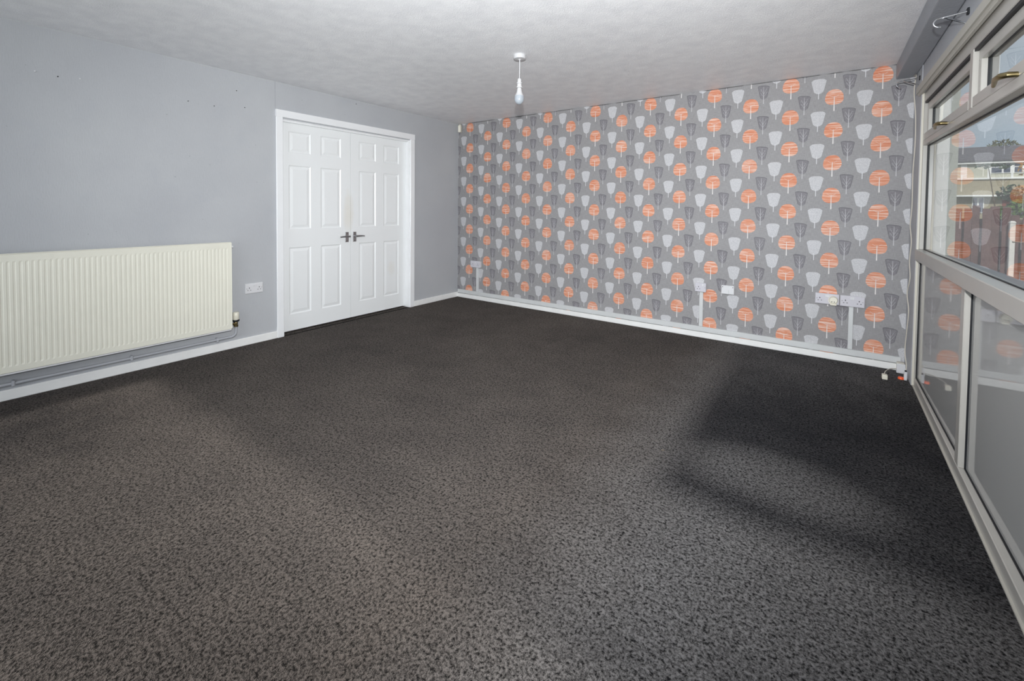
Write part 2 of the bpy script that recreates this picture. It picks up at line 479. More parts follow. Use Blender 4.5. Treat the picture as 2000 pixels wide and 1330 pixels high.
# baseboards
bm = new_bm(); add_box(bm, 0, .016, YF, -2.436, 0, .066); bmesh.ops.bevel(bm, geom=bm.edges[:], offset=.004, segments=1, affect='EDGES')
struct('baseboard_left', bm, 'skirt', 'low white skirting board under the radiator')
struct('baseboard_left_corner', box(0, .016, -.785, 0, 0, .066, .004, 1), 'skirt', 'short white skirting board between the doors and the corner')
struct('baseboard_back', box(.016, 4.585, -.018, 0, 0, .052, .004, 1), 'skirt', 'low white skirting board below the tree wallpaper')

# trunking that runs along the back wall on top of the skirting, with its uprights
tr = thing('cable_trunking', 'white plastic cable trunking running along the top of the skirting below the tree wallpaper', 'trunking', (2.3, 0, .056))
obj('channel', box(.018, 4.575, -.013, 0, .0592, .106, 0), 'trunk', tr)
obj('lid', box(.018, 4.575, -.017, -.0131, .0590, .107, .003, 1), 'trunk', tr)

# ------------------------------------------------------------------ doors
cz = 2.088
ca = struct_root('trim_3', 'white painted casing round the double doors', (0, -1.61, 0))
obj('casing_side', box(0, .019, -2.436, -2.374, 0, 2.026, .004, 1), 'gloss', ca)
obj('casing_side', box(0, .019, -.855, -.789, 0, 2.022, .004, 1), 'gloss', ca)
obj('casing_head', hexa([(0, -2.436, 2.026), (.019, -2.436, 2.026), (.019, -.789, 2.022), (0, -.789, 2.022),
                         (0, -2.436, 2.090), (.019, -2.436, 2.090), (.019, -.789, 2.086), (0, -.789, 2.086)]), 'gloss', ca)
obj('jamb', box(-.12, 0, -2.392, -2.386, 0, 2.012), 'gloss', ca)
obj('jamb', box(-.12, 0, -.864, -.846, 0, 2.012), 'gloss', ca)
obj('jamb_head', box(-.12, 0, -2.386, -.864, 2.006, 2.012), 'gloss', ca)
obj('door_stop', box(-.028, -.012, -2.386, -.864, 1.993, 2.006), 'gloss', ca)

def door_leaf(name, y0, y1, panels, label, handle_y, side):
    FX, BX = -.060, -.098
    root = struct_root(name, label, (-.08, (y0 + y1) / 2, .02))
    ys = sorted(set([y0, y1] + [p[0] for p in panels] + [p[1] for p in panels]))
    zs = sorted(set([.02, 2.000] + [p[2] for p in panels] + [p[3] for p in panels]))
    bm = new_bm()
    # slab with recesses: grid on the face, holes where the panels sit
    def hole(a, b, c, d):
        return any(a >= p[0] - 1e-6 and b <= p[1] + 1e-6 and c >= p[2] - 1e-6 and d <= p[3] + 1e-6 for p in panels)
    vd = {}
    def V(x, y, z):
        k = (round(x, 5), round(y, 5), round(z, 5))
        if k not in vd: vd[k] = bm.verts.new((x, y, z))
        return vd[k]
    for a, b in zip(ys, ys[1:]):
        for c, d in zip(zs, zs[1:]):
            if not hole(a, b, c, d):
                bm.faces.new((V(FX, a, c), V(FX, b, c), V(FX, b, d), V(FX, a, d)))
    for p in panels:            # moulded slope into each recess
        a, b, c, d = p; s = .010; RX = FX - .007
        o4 = [(FX, a, c), (FX, b, c), (FX, b, d), (FX, a, d)]; i4 = [(RX, a + s, c + s), (RX, b - s, c + s), (RX, b - s, d - s), (RX, a + s, d - s)]
        for k in range(4):
            bm.faces.new((V(*o4[k]), V(*o4[(k + 1) % 4]), V(*i4[(k + 1) % 4]), V(*i4[k])))
        bm.faces.new([V(*q) for q in i4])
    # sides and back
    for k, (q0, q1) in enumerate((((y0, .02), (y1, .02)), ((y1, .02), (y1, 2.0)), ((y1, 2.0), (y0, 2.0)), ((y0, 2.0), (y0, .02)))):
        bm.faces.new([bm.verts.new(v) for v in ((FX, *q0), (FX, *q1), (BX, *q1), (BX, *q0))])
    bm.faces.new([bm.verts.new(v) for v in ((BX, y0, .02), (BX, y1, .02), (BX, y1, 2.0), (BX, y0, 2.0))])
    bmesh.ops.recalc_face_normals(bm, faces=bm.faces[:])
    obj('slab', bm, 'door', root)
    for p in panels:            # raised field of each panel
        a, b, c, d = p; m1, m2 = .016, .040; RX = FX - .007; TX = FX - .001
        pm = new_bm()
        o4 = [pm.verts.new(v) for v in ((RX, a + m1, c + m1), (RX, b - m1, c + m1), (RX, b - m1, d - m1), (RX, a + m1, d - m1))]
        i4 = [pm.verts.new(v) for v in ((TX, a + m2, c + m2), (TX, b - m2, c + m2), (TX, b - m2, d - m2), (TX, a + m2, d - m2))]
        for k in range(4): pm.faces.new((o4[k], o4[(k + 1) % 4], i4[(k + 1) % 4], i4[k]))
        pm.faces.new(i4); bmesh.ops.recalc_face_normals(pm, faces=pm.faces[:])
        obj('panel', pm, 'door', root)
    h = obj('handle_plate', box(FX, FX + .007, handle_y - .021, handle_y + .021, .836, .942, .003, 1), 'chrome', root)
    h['label'] = 'satin chrome handle plate'
    lz = .898
    bm = new_bm()
    add_tube(bm, [(FX + .005, handle_y, lz), (FX + .045, handle_y, lz)], .009, 10)
    e = handle_y + side * .100
    add_tube(bm, [(FX + .045, handle_y - side * .012, lz), (FX + .047, handle_y + side * .03, lz + .001), (FX + .046, handle_y + side * .07, lz), (FX + .040, e, lz - .003)], [.010, .009, .0075, .006], 10)
    bmesh.ops.recalc_face_normals(bm, faces=bm.faces[:])
    lv = obj('lever', bm, 'chrome', h, smooth=True); lv['label'] = 'satin chrome lever'
    for zz in (.848, .930):
        obj('screw', tube([(FX + .006, handle_y, zz), (FX + .0085, handle_y, zz)], .004, 8), 'hole', h)
    return root
ZP = ((1.719, 1.920), (.993, 1.600), (.176, .818))
pl = [(a, b, c, d) for (a, b) in ((-2.285, -2.066), (-1.960, -1.736)) for (c, d) in ZP]
door_leaf('door_1', -2.384, -1.6235, pl, 'left leaf of the white six panel double doors', -1.667, -1)
pr_ = [(a, b, c, d) for (a, b) in ((-1.516, -1.298), (-1.188, -.970)) for (c, d) in ZP]
door_leaf('door_2', -1.6195, -.866, pr_, 'right leaf of the white six panel double doors', -1.574, 1)
# carpet joint across the doorway
struct('trim_4', box(-.006, .004, -2.37, -.86, 0, .004), 'seam', 'dark carpet joint across the doorway')
struct('trim_5', box(-.12, -.006, -2.386, -.864, -.02, .003), 'carpet', 'strip of charcoal carpet under the double doors')

# ------------------------------------------------------------------ window (front plane leans very slightly off square)
def PX(y, off=0.0): return 4.600 + off + .010 * (y + 1.4)
def lin(a, b): return lambda y: a + (b - a) * ((-.4 - y) / 1.9)
win = struct_root('window_1', 'white framed window with two top vents, one wide pane and grey lower panels', (4.62, -1.6, 0))
def rail(name, y0, y1, zlo, zhi, o0, o1, mat='upvc', parent=win, bev=.003):
    if not callable(zlo): a = zlo; zlo = lambda y: a
    if not callable(zhi): b_ = zhi; zhi = lambda y: b_
    p = []
    F0 = o0 if callable(o0) else (lambda y: o0)
    F1 = o1 if callable(o1) else (lambda y: o1)
    for f in (zlo, zhi):
        p += [(PX(y0, F0(y0)), y0, f(y0)), (PX(y0, F1(y0)), y0, f(y0)), (PX(y1, F1(y1)), y1, f(y1)), (PX(y1, F0(y1)), y1, f(y1))]
    bm = hexa(p)
    if bev: bmesh.ops.bevel(bm, geom=bm.edges[:], offset=bev, segments=1, affect='EDGES')
    return obj(name, bm, mat, parent)
JY = -.345                      # near face of the left jamb
MU0, MU1 = -1.600, -1.655      # upper mullion
ML0, ML1 = -1.612, -1.680      # lower mullion
RY = -2.90                     # right jamb
z_head_lo = lin(1.970, 1.928); z_head_hi = lin(2.088, 2.046)
z_tr_hi = lin(1.704, 1.670); z_tr_lo = lin(1.670, 1.628)
z_si_hi = lin(.957, .955); z_si_lo = lin(.882, .884)
DEP = .066
rail('head_rail', WY0, WY1, z_head_lo, z_head_hi, 0, DEP)
rail('jamb', WY0, JY, z_si_hi, z_head_lo, 0, DEP); rail('jamb', WY0, JY, 0, z_si_lo, 0, DEP)
rail('jamb', RY, WY1, z_si_hi, z_head_lo, 0, DEP); rail('jamb', RY, WY1, 0, z_si_lo, 0, DEP)
rail('transom', JY, RY, z_tr_lo, z_tr_hi, 0, DEP)
rail('sill_rail', WY0, WY1, z_si_lo, z_si_hi, lambda y: -.022 if y < -.33 else -.018, DEP)
rail('bottom_rail', JY, RY, 0, .063, 0, DEP)
rail('mullion', MU0, MU1, z_tr_hi, z_head_lo, 0, DEP)
rail('mullion', ML0, ML1, .063, z_si_lo, 0, DEP)
# main pane and its rubber
def pane(name, y0, y1, zlo, zhi, off, mat, th=.004, parent=win):
    return rail(name, y0, y1, zlo, zhi, off, lambda y: off(y) + th, mat, parent, 0)
def flat_pane(name, y0, y1, zlo, zhi, off, mat, parent=win):      # glass is a single sheet
    if not callable(zlo): a = zlo; zlo = lambda y: a
    if not callable(zhi): c = zhi; zhi = lambda y: c
    bm = new_bm()
    fo_ = off if callable(off) else (lambda y: off)
    bm.faces.new([bm.verts.new(v) for v in ((PX(y0, fo_(y0)), y0, zlo(y0)), (PX(y1, fo_(y1)), y1, zlo(y1)), (PX(y1, fo_(y1)), y1, zhi(y1)), (PX(y0, fo_(y0)), y0, zhi(y0)))])
    return obj(name, bm, mat, parent)
def gasket(y0, y1, zlo, zhi, off, parent=win, w=.004, d=.006):
    fo_ = off if callable(off) else (lambda y: off)
    if not callable(zlo): a = zlo; zlo = lambda y: a
    if not callable(zhi): c = zhi; zhi = lambda y: c
    bm = new_bm()
    def piece(ya, yb, f0, f1):
        vs = []
        for f in (f0, f1):
            vs += [(PX(ya, fo_(ya) - d), ya, f(ya)), (PX(ya, fo_(ya)), ya, f(ya)), (PX(yb, fo_(yb)), yb, f(yb)), (PX(yb, fo_(yb) - d), yb, f(yb))]
        v = [bm.verts.new(q) for q in vs]
        for q in ((0, 3, 2, 1), (4, 5, 6, 7), (0, 1, 5, 4), (1, 2, 6, 5), (2, 3, 7, 6), (3, 0, 4, 7)): bm.faces.new([v[i] for i in q])
    piece(y0, y0 - w, zlo, zhi); piece(y1 + w, y1, zlo, zhi)
    piece(y0, y1, zlo, lambda y: zlo(y) + w); piece(y0, y1, lambda y: zhi(y) - w, zhi)
    bmesh.ops.recalc_face_normals(bm, faces=bm.faces[:])
    return obj('gasket', bm, 'black', parent)
flat_pane('glass_pane', JY, RY, z_si_hi, z_tr_lo, lambda y: 4.640 - PX(y), 'glass')
gasket(JY, RY, z_si_hi, z_tr_lo, lambda y: 4.6395 - PX(y))
# lower opaque panels
for (a, b_) in ((JY, ML0), (ML1, RY)):
    pane('infill_panel', a, b_, .063, z_si_lo, lambda y: 4.624 - PX(y), 'infill', .02)
    gasket(a, b_, .063, z_si_lo, lambda y: 4.6239 - PX(y))
# opening vents
def vent(y0, y1, hy):
    g = .013; sw = .046
    zl = lambda y: z_tr_hi(y) + .001; zh = lambda y: z_head_lo(y) - g
    a, b_ = y0 - g, y1 + g
    bm = new_bm()
    def bar(ya, yb, f0, f1, fr=.016):
        vs = []
        for f in (f0, f1):
            vs += [(PX(ya, fr), ya, f(ya)), (PX(ya, .070), ya, f(ya)), (PX(yb, .070), yb, f(yb)), (PX(yb, fr), yb, f(yb))]
        v = [bm.verts.new(q) for q in vs]
        for q in ((0, 3, 2, 1), (4, 5, 6, 7), (0, 1, 5, 4), (1, 2, 6, 5), (2, 3, 7, 6), (3, 0, 4, 7)): bm.faces.new([v[i] for i in q])
    bar(a, b_, zl, lambda y: zl(y) + sw, .001); bar(a, b_, lambda y: zh(y) - sw, zh)
    bar(a, a - sw, lambda y: zl(y) + sw, lambda y: zh(y) - sw); bar(b_ + sw, b_, lambda y: zl(y) + sw, lambda y: zh(y) - sw)
    bmesh.ops.recalc_face_normals(bm, faces=bm.faces[:])
    bmesh.ops.bevel(bm, geom=bm.edges[:], offset=.002, segments=1, affect='EDGES')
    s = obj('vent_sash', bm, 'upvc', win)
    flat_pane('vent_pane', a - sw, b_ + sw, lambda y: zl(y) + sw, lambda y: zh(y) - sw, .042, 'glass', s)
    gasket(a - sw, b_ + sw, lambda y: zl(y) + sw, lambda y: zh(y) - sw, .0415, s, .003)
    # black weather seal deep in the gap round the sash
    bm = new_bm()
    def seal(ya, yb, f0, f1, fr=.019):
        vs = []
        for f in (f0, f1):
            vs += [(PX(ya, fr), ya, f(ya)), (PX(ya, .060), ya, f(ya)), (PX(yb, .060), yb, f(yb)), (PX(yb, fr), yb, f(yb))]
        v = [bm.verts.new(q) for q in vs]
        for q in ((0, 3, 2, 1), (4, 5, 6, 7), (0, 1, 5, 4), (1, 2, 6, 5), (2, 3, 7, 6), (3, 0, 4, 7)): bm.faces.new([v[i] for i in q])
    seal(y0, a, zl, zh); seal(b_, y1, zl, zh); seal(y0, y1, zh, z_head_lo, .004)
    bmesh.ops.recalc_face_normals(bm, faces=bm.faces[:])
    obj('weather_seal', bm, 'black', win)
    # brass lever handle on the bottom rail of the sash
    z = zl(hy) + .006
    bm = box(PX(hy, .004), PX(hy, .013), hy - .035, hy + .035, z - .013, z + .013, .004, 2)
    h = obj('handle_base', bm, 'brass', win); h['label'] = 'brass handle on the vent'
    bm = new_bm()
    add_tube(bm, [(PX(hy, .006), hy, z), (PX(hy, -.022), hy, z + .002), (PX(hy, -.034), hy + .02, z + .004), (PX(hy, -.036), hy + .075, z + .006), (PX(hy, -.028), hy + .13, z - .006)],
             [.009, .010, .011, .009, .006], 10)
    bmesh.ops.recalc_face_normals(bm, faces=bm.faces[:])
    l = obj('handle_lever', bm, 'brass', h, smooth=True)
vent(JY, MU0, -1.13)
vent(MU1, RY, -2.27)
# cream bead up the left side of the frame and the trim above the head
struct('trim_6', box(4.599, 4.612, -.336, -.326, .0, 2.05, .003, 3), 'bead', 'thin cream bead between the window frame and the grey wall')
bm = hexa([(4.576, -.235, 2.026), (4.616, -.235, 2.026), (4.590, WY1, 1.966), (4.550, WY1, 1.966),
           (4.576, -.235, 2.098), (4.616, -.235, 2.098), (4.590, WY1, 2.034), (4.550, WY1, 2.034)])
bmesh.ops.bevel(bm, geom=bm.edges[:], offset=.014, segments=3, affect='EDGES')
struct('trim_7', bm, 'headtrim', 'cream rounded trim board along the top of the window')
bm = new_bm()
add_box(bm, 4.60, 4.665, WY1, WY0, 2.03, 2.06)
struct('trim_8', bm, 'return', 'packing strip above the window head')
struct('trim_9', hexa([(4.6 + .01 * (y + 1.4) + d, y, z) for z in (0, .006) for (y, d) in ((-.33, -.008), (-.33, .001), (WY1, .001), (WY1, -.008))]), 'headtrim', 'pale edge strip where the carpet meets the window frame')
# outer reveal and cill
struct('trim_10', box(4.674, 4.742, -.37, -.20, .90, 2.3, .010), 'upvc_out', 'white outer reveal beside the window')
struct('trim_11', box(4.672, 4.78, WY1, -.375, .885, .928, .004, 1), 'cill', 'outer window cill')

# ------------------------------------------------------------------ radiator
rad = thing('radiator', 'long cream ribbed panel radiator on the grey blue wall', 'radiator', (.05, -3.75, .19))
R0, R1, RZ0, RZ1, RX = -4.66, -2.849, .192, .907, .100
bm = new_bm()
pitch = .0263; n = int((R1 - R0 - .03) / pitch)
ys = [R0]; gs = [0]
st = R1 - .022 - n * pitch
for k in range(n):
    c = st + (k + .5) * pitch
    for o, g in ((-.0072, 0), (-.0040, 1), (.0040, 1), (.0072, 0)):
        ys.append(c + o); gs.append(g)
ys.append(R1); gs.append(0)
zs = [RZ0, RZ0 + .034, RZ0 + .044, RZ1 - .052, RZ1 - .040, RZ1]; hs = [0, 0, 1, 1, 0, 0]
grid = [[bm.verts.new((RX - .0019 * g * h, y, z)) for z, h in zip(zs, hs)] for y, g in zip(ys, gs)]
for a, b_ in zip(grid, grid[1:]):
    for k in range(len(zs) - 1): bm.faces.new((a[k], b_[k], b_[k + 1], a[k + 1]))
bk = RX - .022
for ring in ([g[0] for g in grid], [g[-1] for g in grid]):
    back = [bm.verts.new((bk, v.co.y, v.co.z)) for v in ring]
    for i in range(len(ring) - 1): bm.faces.new((ring[i], ring[i + 1], back[i + 1], back[i]))
for g in (grid[0], grid[-1]):
    back = [bm.verts.new((bk, v.co.y, v.co.z)) for v in g]
    for i in range(len(g) - 1): bm.faces.new((g[i], g[i + 1], back[i + 1], back[i]))
bm.faces.new([bm.verts.new(v) for v in ((bk, R0, RZ0), (bk, R1, RZ0), (bk, R1, RZ1), (bk, R0, RZ1))])
bmesh.ops.recalc_face_normals(bm, faces=bm.faces[:])
obj('ribbed_panel', bm, 'radiator', rad)
obj('top_rim', box(bk + .002, RX + .003, R0, R1, RZ1, RZ1 + .005, .002, 1), 'radiator', rad)
obj('bottom_lip', box(bk + .004, RX + .001, R0 + .002, R1 - .002, RZ0 - .012, RZ0 - .003, .002, 1), 'white', rad)
obj('side_edge', box(bk, RX + .002, R1, R1 + .004, RZ0 + .004, RZ1, .0015, 1), 'radiator', rad)
for y in (-3.1, -3.62, -4.45):
    obj('wall_bracket', box(.0005, bk, y - .015, y + .015, RZ0 + .02, RZ0 + .12), 'pipe', rad)
obj('blanking_plug', tube([(bk + .012, R1 + .003, .872), (bk + .012, R1 + .016, .872)], .009, 8), 'white', rad)

# valve with its own head
vx, vy = .062, -2.803
va = thing('radiator_valve', 'cream thermostatic valve with black collar and brass body on the radiator end', 'valve', (vx, vy, .19))
obj('valve_head', lathe([(0, .318), (.019, .318), (.0235, .312), (.0245, .285), (.0245, .258), (.023, .254), (0, .254)], (vx, vy), 16), 'cream', va, smooth=True)
obj('collar', lathe([(0, .254), (.025, .254), (.027, .246), (.021, .238), (.010, .236), (0, .236)], (vx, vy), 16), 'black', va, smooth=True)
bm = lathe([(0, .238), (.010, .238), (.015, .228), (.015, .212), (.018, .210), (.018, .196), (.010, .192), (0, .192)], (vx, vy), 8)
add_tube(bm, [(vx, vy, .222), (vx + .002, vy - .046, .222)], .010, 8)
bmesh.ops.recalc_face_normals(bm, faces=bm.faces[:])
obj('valve_body', bm, 'brass', va)
# pipe along the wall
pp = thing('heating_pipe', 'grey painted heating pipe bending down from the valve and along the skirting', 'pipe', (.03, -3.7, .09))
py = vy
pts = [(vx, py, .192), (vx, py, .150)]
for k in range(1, 7):
    a = k / 6 * math.pi / 2
    pts.append((vx - .030 * (1 - math.cos(a)) , py - .040 * (1 - math.cos(a)), .150 - .042 * math.sin(a)))
pts += [(.030, -3.0, .106), (.026, -3.5, .104), (.024, YF + .02, .100)]
obj('copper_tube', tube(pts, .0105, 10), 'pipe', pp, smooth=True)
for y in (-2.93, -3.48, -4.05, -4.6):
    obj('pipe_clip', box(0, .040, y - .008, y + .008, .085, .122, .004, 1), 'pipe', pp)

# ------------------------------------------------------------------ sockets
def frame_axes(wall):
    # returns map (u along wall, out of wall, z) -> world
    if wall == 'left': return lambda u, o, z: (o, u, z)
    return lambda u, o, z: (u, -o, z)
def wbox(f, u0, u1, o0, o1, z0, z1, bev=0.0):
    a = f(u0, o0, z0); b_ = f(u1, o1, z1)
    return box(a[0], b_[0], a[1], b_[1], a[2], b_[2], bev, 1)
def pins(f, root, uc, zc, o, s=1):
    d = .0012
    obj('pin_slot', wbox(f, uc - .0025, uc + .0025, o - d, o + d, zc + .010, zc + .018), 'hole', root)
    obj('pin_slot', wbox(f, uc - .014, uc - .008, o - d, o + d, zc - .010, zc - .006), 'hole', root)
    obj('pin_slot', wbox(f, uc + .008, uc + .014, o - d, o + d, zc - .010, zc - .006), 'hole', root)
def socket(wall, u, z, w, h, depth, label, gangs, back=True, cat='socket', switches=None, sc=1.0):
    f = frame_axes(wall)
    root = thing('wall_socket', label, cat, f(u + w / 2, 0, z))
    if back: obj('back_box', wbox(f, u + .003, u + w - .003, 0, depth - .008, z + .003, z + h - .003, .002), 'white', root)
    obj('face_plate', wbox(f, u, u + w, depth - .009, depth, z, z + h, .003), 'white' if wall == 'left' else 'socket', root)
    for g in gangs:
        uc = u + w * g; zc = z + h * .40
        for (du, dz, a, b_) in ((0, .014, .0028, .0045), (-.011, -.006, .0038, .0022), (.011, -.006, .0038, .0022)):
            obj('pin_slot', wbox(f, uc + du - a, uc + du + a, depth - .001, depth + .0006, zc + dz - b_, zc + dz + b_), 'hole', root)
    for s in (switches or []):
        us = u + w * s
        obj('rocker_switch', wbox(f, us - .0065, us + .0065, depth - .002, depth + .004, z + h * .66, z + h * .90, .0015), 'white', root)
    for s in (.08, .92):
        obj('screw', wbox(f, u + w * s - .002, u + w * s + .002, depth - .001, depth + .0006, z + h * .5 - .002, z + h * .5 + .002), 'hole', root)
    return root
socket('left', -2.705, .4465, .147, .087, .011, 'white double socket on the grey blue wall between radiator and doors', (.22, .78), False, switches=(.46, .56))
socket('back', .262, .428, .165, .086, .036, 'small white double socket on tree wallpaper nearest the room corner', (.24, .76), switches=(.5,))
socket('back', 3.083, .440, .098, .085, .040, 'white single socket above the middle upright trunking on tree wallpaper', (.33,), switches=(.72,))
socket('back', 4.026, .455, .160, .086, .034, 'left double socket of the pair on tree wallpaper, holding a round plug', (.2,), switches=(.46, .54))
socket('back', 4.192, .453, .156, .087, .034, 'right double socket of the pair on tree wallpaper, above upright trunking', (.22, .78), switches=(.46, .54))
# blank telephone plate
f = frame_axes('back')
bp_ = thing('blanking_plate', 'white blank cover plate on tree wallpaper beside the single socket', 'plate', f(3.364, 0, .443))
obj('back_box', wbox(f, 3.314, 3.414, 0, .020, .446, .520, .002), 'white', bp_)
obj('face_plate', wbox(f, 3.311, 3.418, .020, .028, .443, .523, .004), 'white', bp_)
obj('cord_outlet', wbox(f, 3.368, 3.376, .0275, .031, .446, .484, .001), 'trunk', bp_)
for u in (3.322, 3.407):
    obj('screw', wbox(f, u - .003, u + .003, .027, .0288, .506, .512), 'hole', bp_)
# uprights of trunking
for (u0, u1, zt, lab) in ((.345, .381, .427, 'white upright trunking below the small socket near the corner'),
                          (3.121, 3.152, .439, 'white upright trunking below the single socket'),
                          (4.251, 4.279, .452, 'white upright trunking below the right double socket')):
    t_ = thing('upright_trunking', lab, 'trunking', ((u0 + u1) / 2, 0, .107))
    obj('channel', box(u0, u1, -.012, 0, .108, zt), 'trunk', t_)
    obj('lid', box(u0 - .001, u1 + .001, -.017, -.0122, .108, zt, .002, 1), 'trunk', t_)
# round plug-in adaptor in the left socket of the pair
ad = thing('plug_adaptor', 'round cream plug adaptor pushed into the left double socket of the pair', 'adaptor', (4.146, -.034, .495))
def disc(x, z, r, y0, y1, rx=1.0, n=20, r2=None):
    bm = new_bm(); r2 = r if r2 is None else r2
    a = [bm.verts.new((x + r * rx * math.cos(2 * math.pi * k / n), y0, z + r * math.sin(2 * math.pi * k / n))) for k in range(n)]
    b_ = [bm.verts.new((x + r2 * rx * math.cos(2 * math.pi * k / n), y1, z + r2 * math.sin(2 * math.pi * k / n))) for k in range(n)]
    for k in range(n): bm.faces.new((a[k], a[(k + 1) % n], b_[(k + 1) % n], b_[k]))
    bm.faces.new(a); bm.faces.new(b_); bmesh.ops.recalc_face_normals(bm, faces=bm.faces[:]); return bm
obj('base', disc(4.146, .493, .032, -.034, -.052), 'cream', ad, smooth=True)
obj('cap', disc(4.148, .497, .030, -.052, -.072, r2=.025), 'cream', ad, smooth=True)
for u in (4.138, 4.154):
    obj('pin_hole', disc(u, .484, .0035, -.0715, -.0725, n=10), 'hole', ad)
obj('lower_block', box(4.126, 4.170, -.060, -.034, .452, .468, .004, 2), 'cream', ad)

# ------------------------------------------------------------------ pendant lamp
lx, ly = 2.222, -1.765
pe = thing('pendant_lamp', 'bare white bulb hanging from a ceiling rose on a short flex', 'lamp', (lx, ly, H))
obj('ceiling_rose', lathe([(0, H), (.044, H), (.046, H - .004), (.046, H - .020), (.042, H - .029), (.012, H - .032), (.009, H - .036), (0, H - .036)], (lx, ly), 32), 'fitting', pe, smooth=True)
obj('flex', tube([(lx, ly, H - .03), (lx + .001, ly, 2.25), (lx - .001, ly, 2.155)], .0036, 8), 'fitting', pe, smooth=True)
obj('lamp_holder', lathe([(0, 2.166), (.011, 2.166), (.014, 2.160), (.015, 2.138), (.0215, 2.136), (.0215, 2.131), (.016, 2.129), (.018, 2.108), (.0225, 2.106), (.0225, 2.100), (.015, 2.099), (0, 2.099)], (lx, ly), 24), 'fitting', pe, smooth=True)
obj('bulb_neck', lathe([(0, 2.100), (.014, 2.100), (.0165, 2.094), (.020, 2.070), (.027, 2.052), (.034, 2.040), (0, 2.040)], (lx, ly), 24), 'fitting', pe, smooth=True)
pr2 = [(.0345, 2.040)] + [(.0355 * math.cos(a), 2.020 + .042 * -math.sin(a)) for a in [math.radians(q) for q in range(-15, 90, 15)]] + [(0, 1.978)]
bo = obj('bulb_globe', lathe([(0, 2.040)] + pr2, (lx, ly), 24), 'bulb', pe, smooth=True)

# ------------------------------------------------------------------ corner sensor
se = thing('motion_sensor', 'small cream alarm sensor high in the corner by the tree wallpaper', 'sensor', (.03, -.03, 2.222))
obj('casing', hexa([(.018, -.006, 2.222), (.050, -.060, 2.222), (.078, -.045, 2.222), (.062, -.002, 2.222),
                    (.018, -.006, 2.305), (.056, -.068, 2.305), (.088, -.050, 2.305), (.066, -.002, 2.305)]), 'cream', se)
obj('bracket', box(.030, .052, -.028, -.002, 2.305, 2.330, .002, 1), 'cream', se)

# ------------------------------------------------------------------ curtain wire hooks
def hook(y, z, label, s=1.0):
    r = thing('curtain_hook', label, 'hook', (4.60, y, z), 'bright steel curtain hooks above the window')
    r['group'] = 'bright steel curtain hooks above the window'
    ax = 4.600 - .082 * s
    obj('upper_arm', tube([(4.600, y - .006, z + .010), (ax, y + .004, z + .004)], .0042, 8), 'steel', r, smooth=True)
    obj('lower_arm', tube([(4.600, y + .030, z - .035), (ax + .012, y + .012, z - .002), (ax, y + .004, z + .004)], .0042, 8), 'steel', r, smooth=True)
    pts = [(ax, y + .004, z + .004)]
    cx, cz_ = ax - .013, z - .018
    for k in range(11):
        a = math.radians(70 + k * 20.5)
        pts.append((cx + .024 * math.cos(a), y + .006, cz_ + .021 * math.sin(a)))
    obj('curl', tube(pts, .0036, 8), 'steel', r, smooth=True)
    obj('wall_plate', box(4.592, 4.602, y - .012, y + .012, z - .004, z + .026, .002, 1), 'black', r)
    return r
hook(-1.535, 2.140, 'nearer bright steel curtain hook above the window, with a dark wall plate')
hook(-.235, 2.150, 'farther bright steel curtain hook above the window, in front of the tree wallpaper', 1.1)

# ------------------------------------------------------------------ loose cables and bits by the window corner
cb = [(4.588, -.02, 2.222), (4.586, -.15, 2.205), (4.577, -.19, 2.15), (4.574, -.190, 2.06), (4.584, -.205, 1.90), (4.586, -.215, 1.70), (4.583, -.190, 1.50), (4.586, -.180, 1.25),
      (4.582, -.165, 1.12), (4.586, -.215, 1.00), (4.583, -.185, .86), (4.586, -.215, .74), (4.580, -.160, .62), (4.585, -.215, .50),
      (4.582, -.185, .34), (4.578, -.175, .20), (4.584, -.215, .10), (4.578, -.225, .055)]
def smooth_path(p, n=5):
    p = [Vector(q) for q in p]; out = []
    for i in range(len(p) - 1):
        p0, p1, p2, p3 = p[max(i - 1, 0)], p[i], p[i + 1], p[min(i + 2, len(p) - 1)]
        for k in range(n):
            t = k / n
            out.append(.5 * ((2 * p1) + (p2 - p0) * t + (2 * p0 - 5 * p1 + 4 * p2 - p3) * t * t + (3 * p1 - p0 - 3 * p2 + p3) * t ** 3))
    out.append(p[-1]); return out
cab = obj('aerial_cable', tube(smooth_path(cb), .0035, 8), 'cable', None, (4.585, -.2, .055), True)
tag(cab, 'thin cream cable snaking down the wall beside the window frame', 'cable')
jb = thing('junction_box', 'white plastic junction box on the skirting in the corner by the window', 'box', (4.562, -.05, .0))
obj('base', box(4.548, 4.596, -.062, -.020, .004, .066, .003, 1), 'cream', jb)
obj('cover', box(4.545, 4.5965, -.078, -.062, .0, .070, .004, 2), 'white', jb)
obj('dusty_top', box(4.550, 4.594, -.060, -.020, .066, .076, .002, 1), 'cable', jb)
ld = thing('cable_lead', 'short cream lead with a small block plug lying on the carpet by the corner', 'cable', (4.46, -.30, 0))
obj('lead', tube(smooth_path([(4.549, -.07, .030), (4.505, -.12, .034), (4.475, -.20, .036), (4.462, -.255, .034), (4.458, -.275, .026)]), .003, 8), 'cable', ld, smooth=True)
obj('plug', box(4.443, 4.475, -.315, -.272, .001, .034, .004, 2), 'cream', ld)
oc = obj('orange_cap', lathe([(0, .016), (.014, .016), (.017, .013), (.018, .001), (0, .001)], (4.556, -.225), 16), 'orange', None, (4.556, -.225, .001), True)
tag(oc, 'small round bright orange cap on the carpet below the junction box', 'cap')
cn = thing('cable_connector', 'small upright white connector block at the foot of the window frame', 'connector', (4.578, -.235, 0))
obj('body', box(4.570, 4.588, -.245, -.222, .001, .062, .003, 1), 'white', cn)
obj('tip', box(4.574, 4.585, -.240, -.227, .062, .072, .002, 1), 'black', cn)

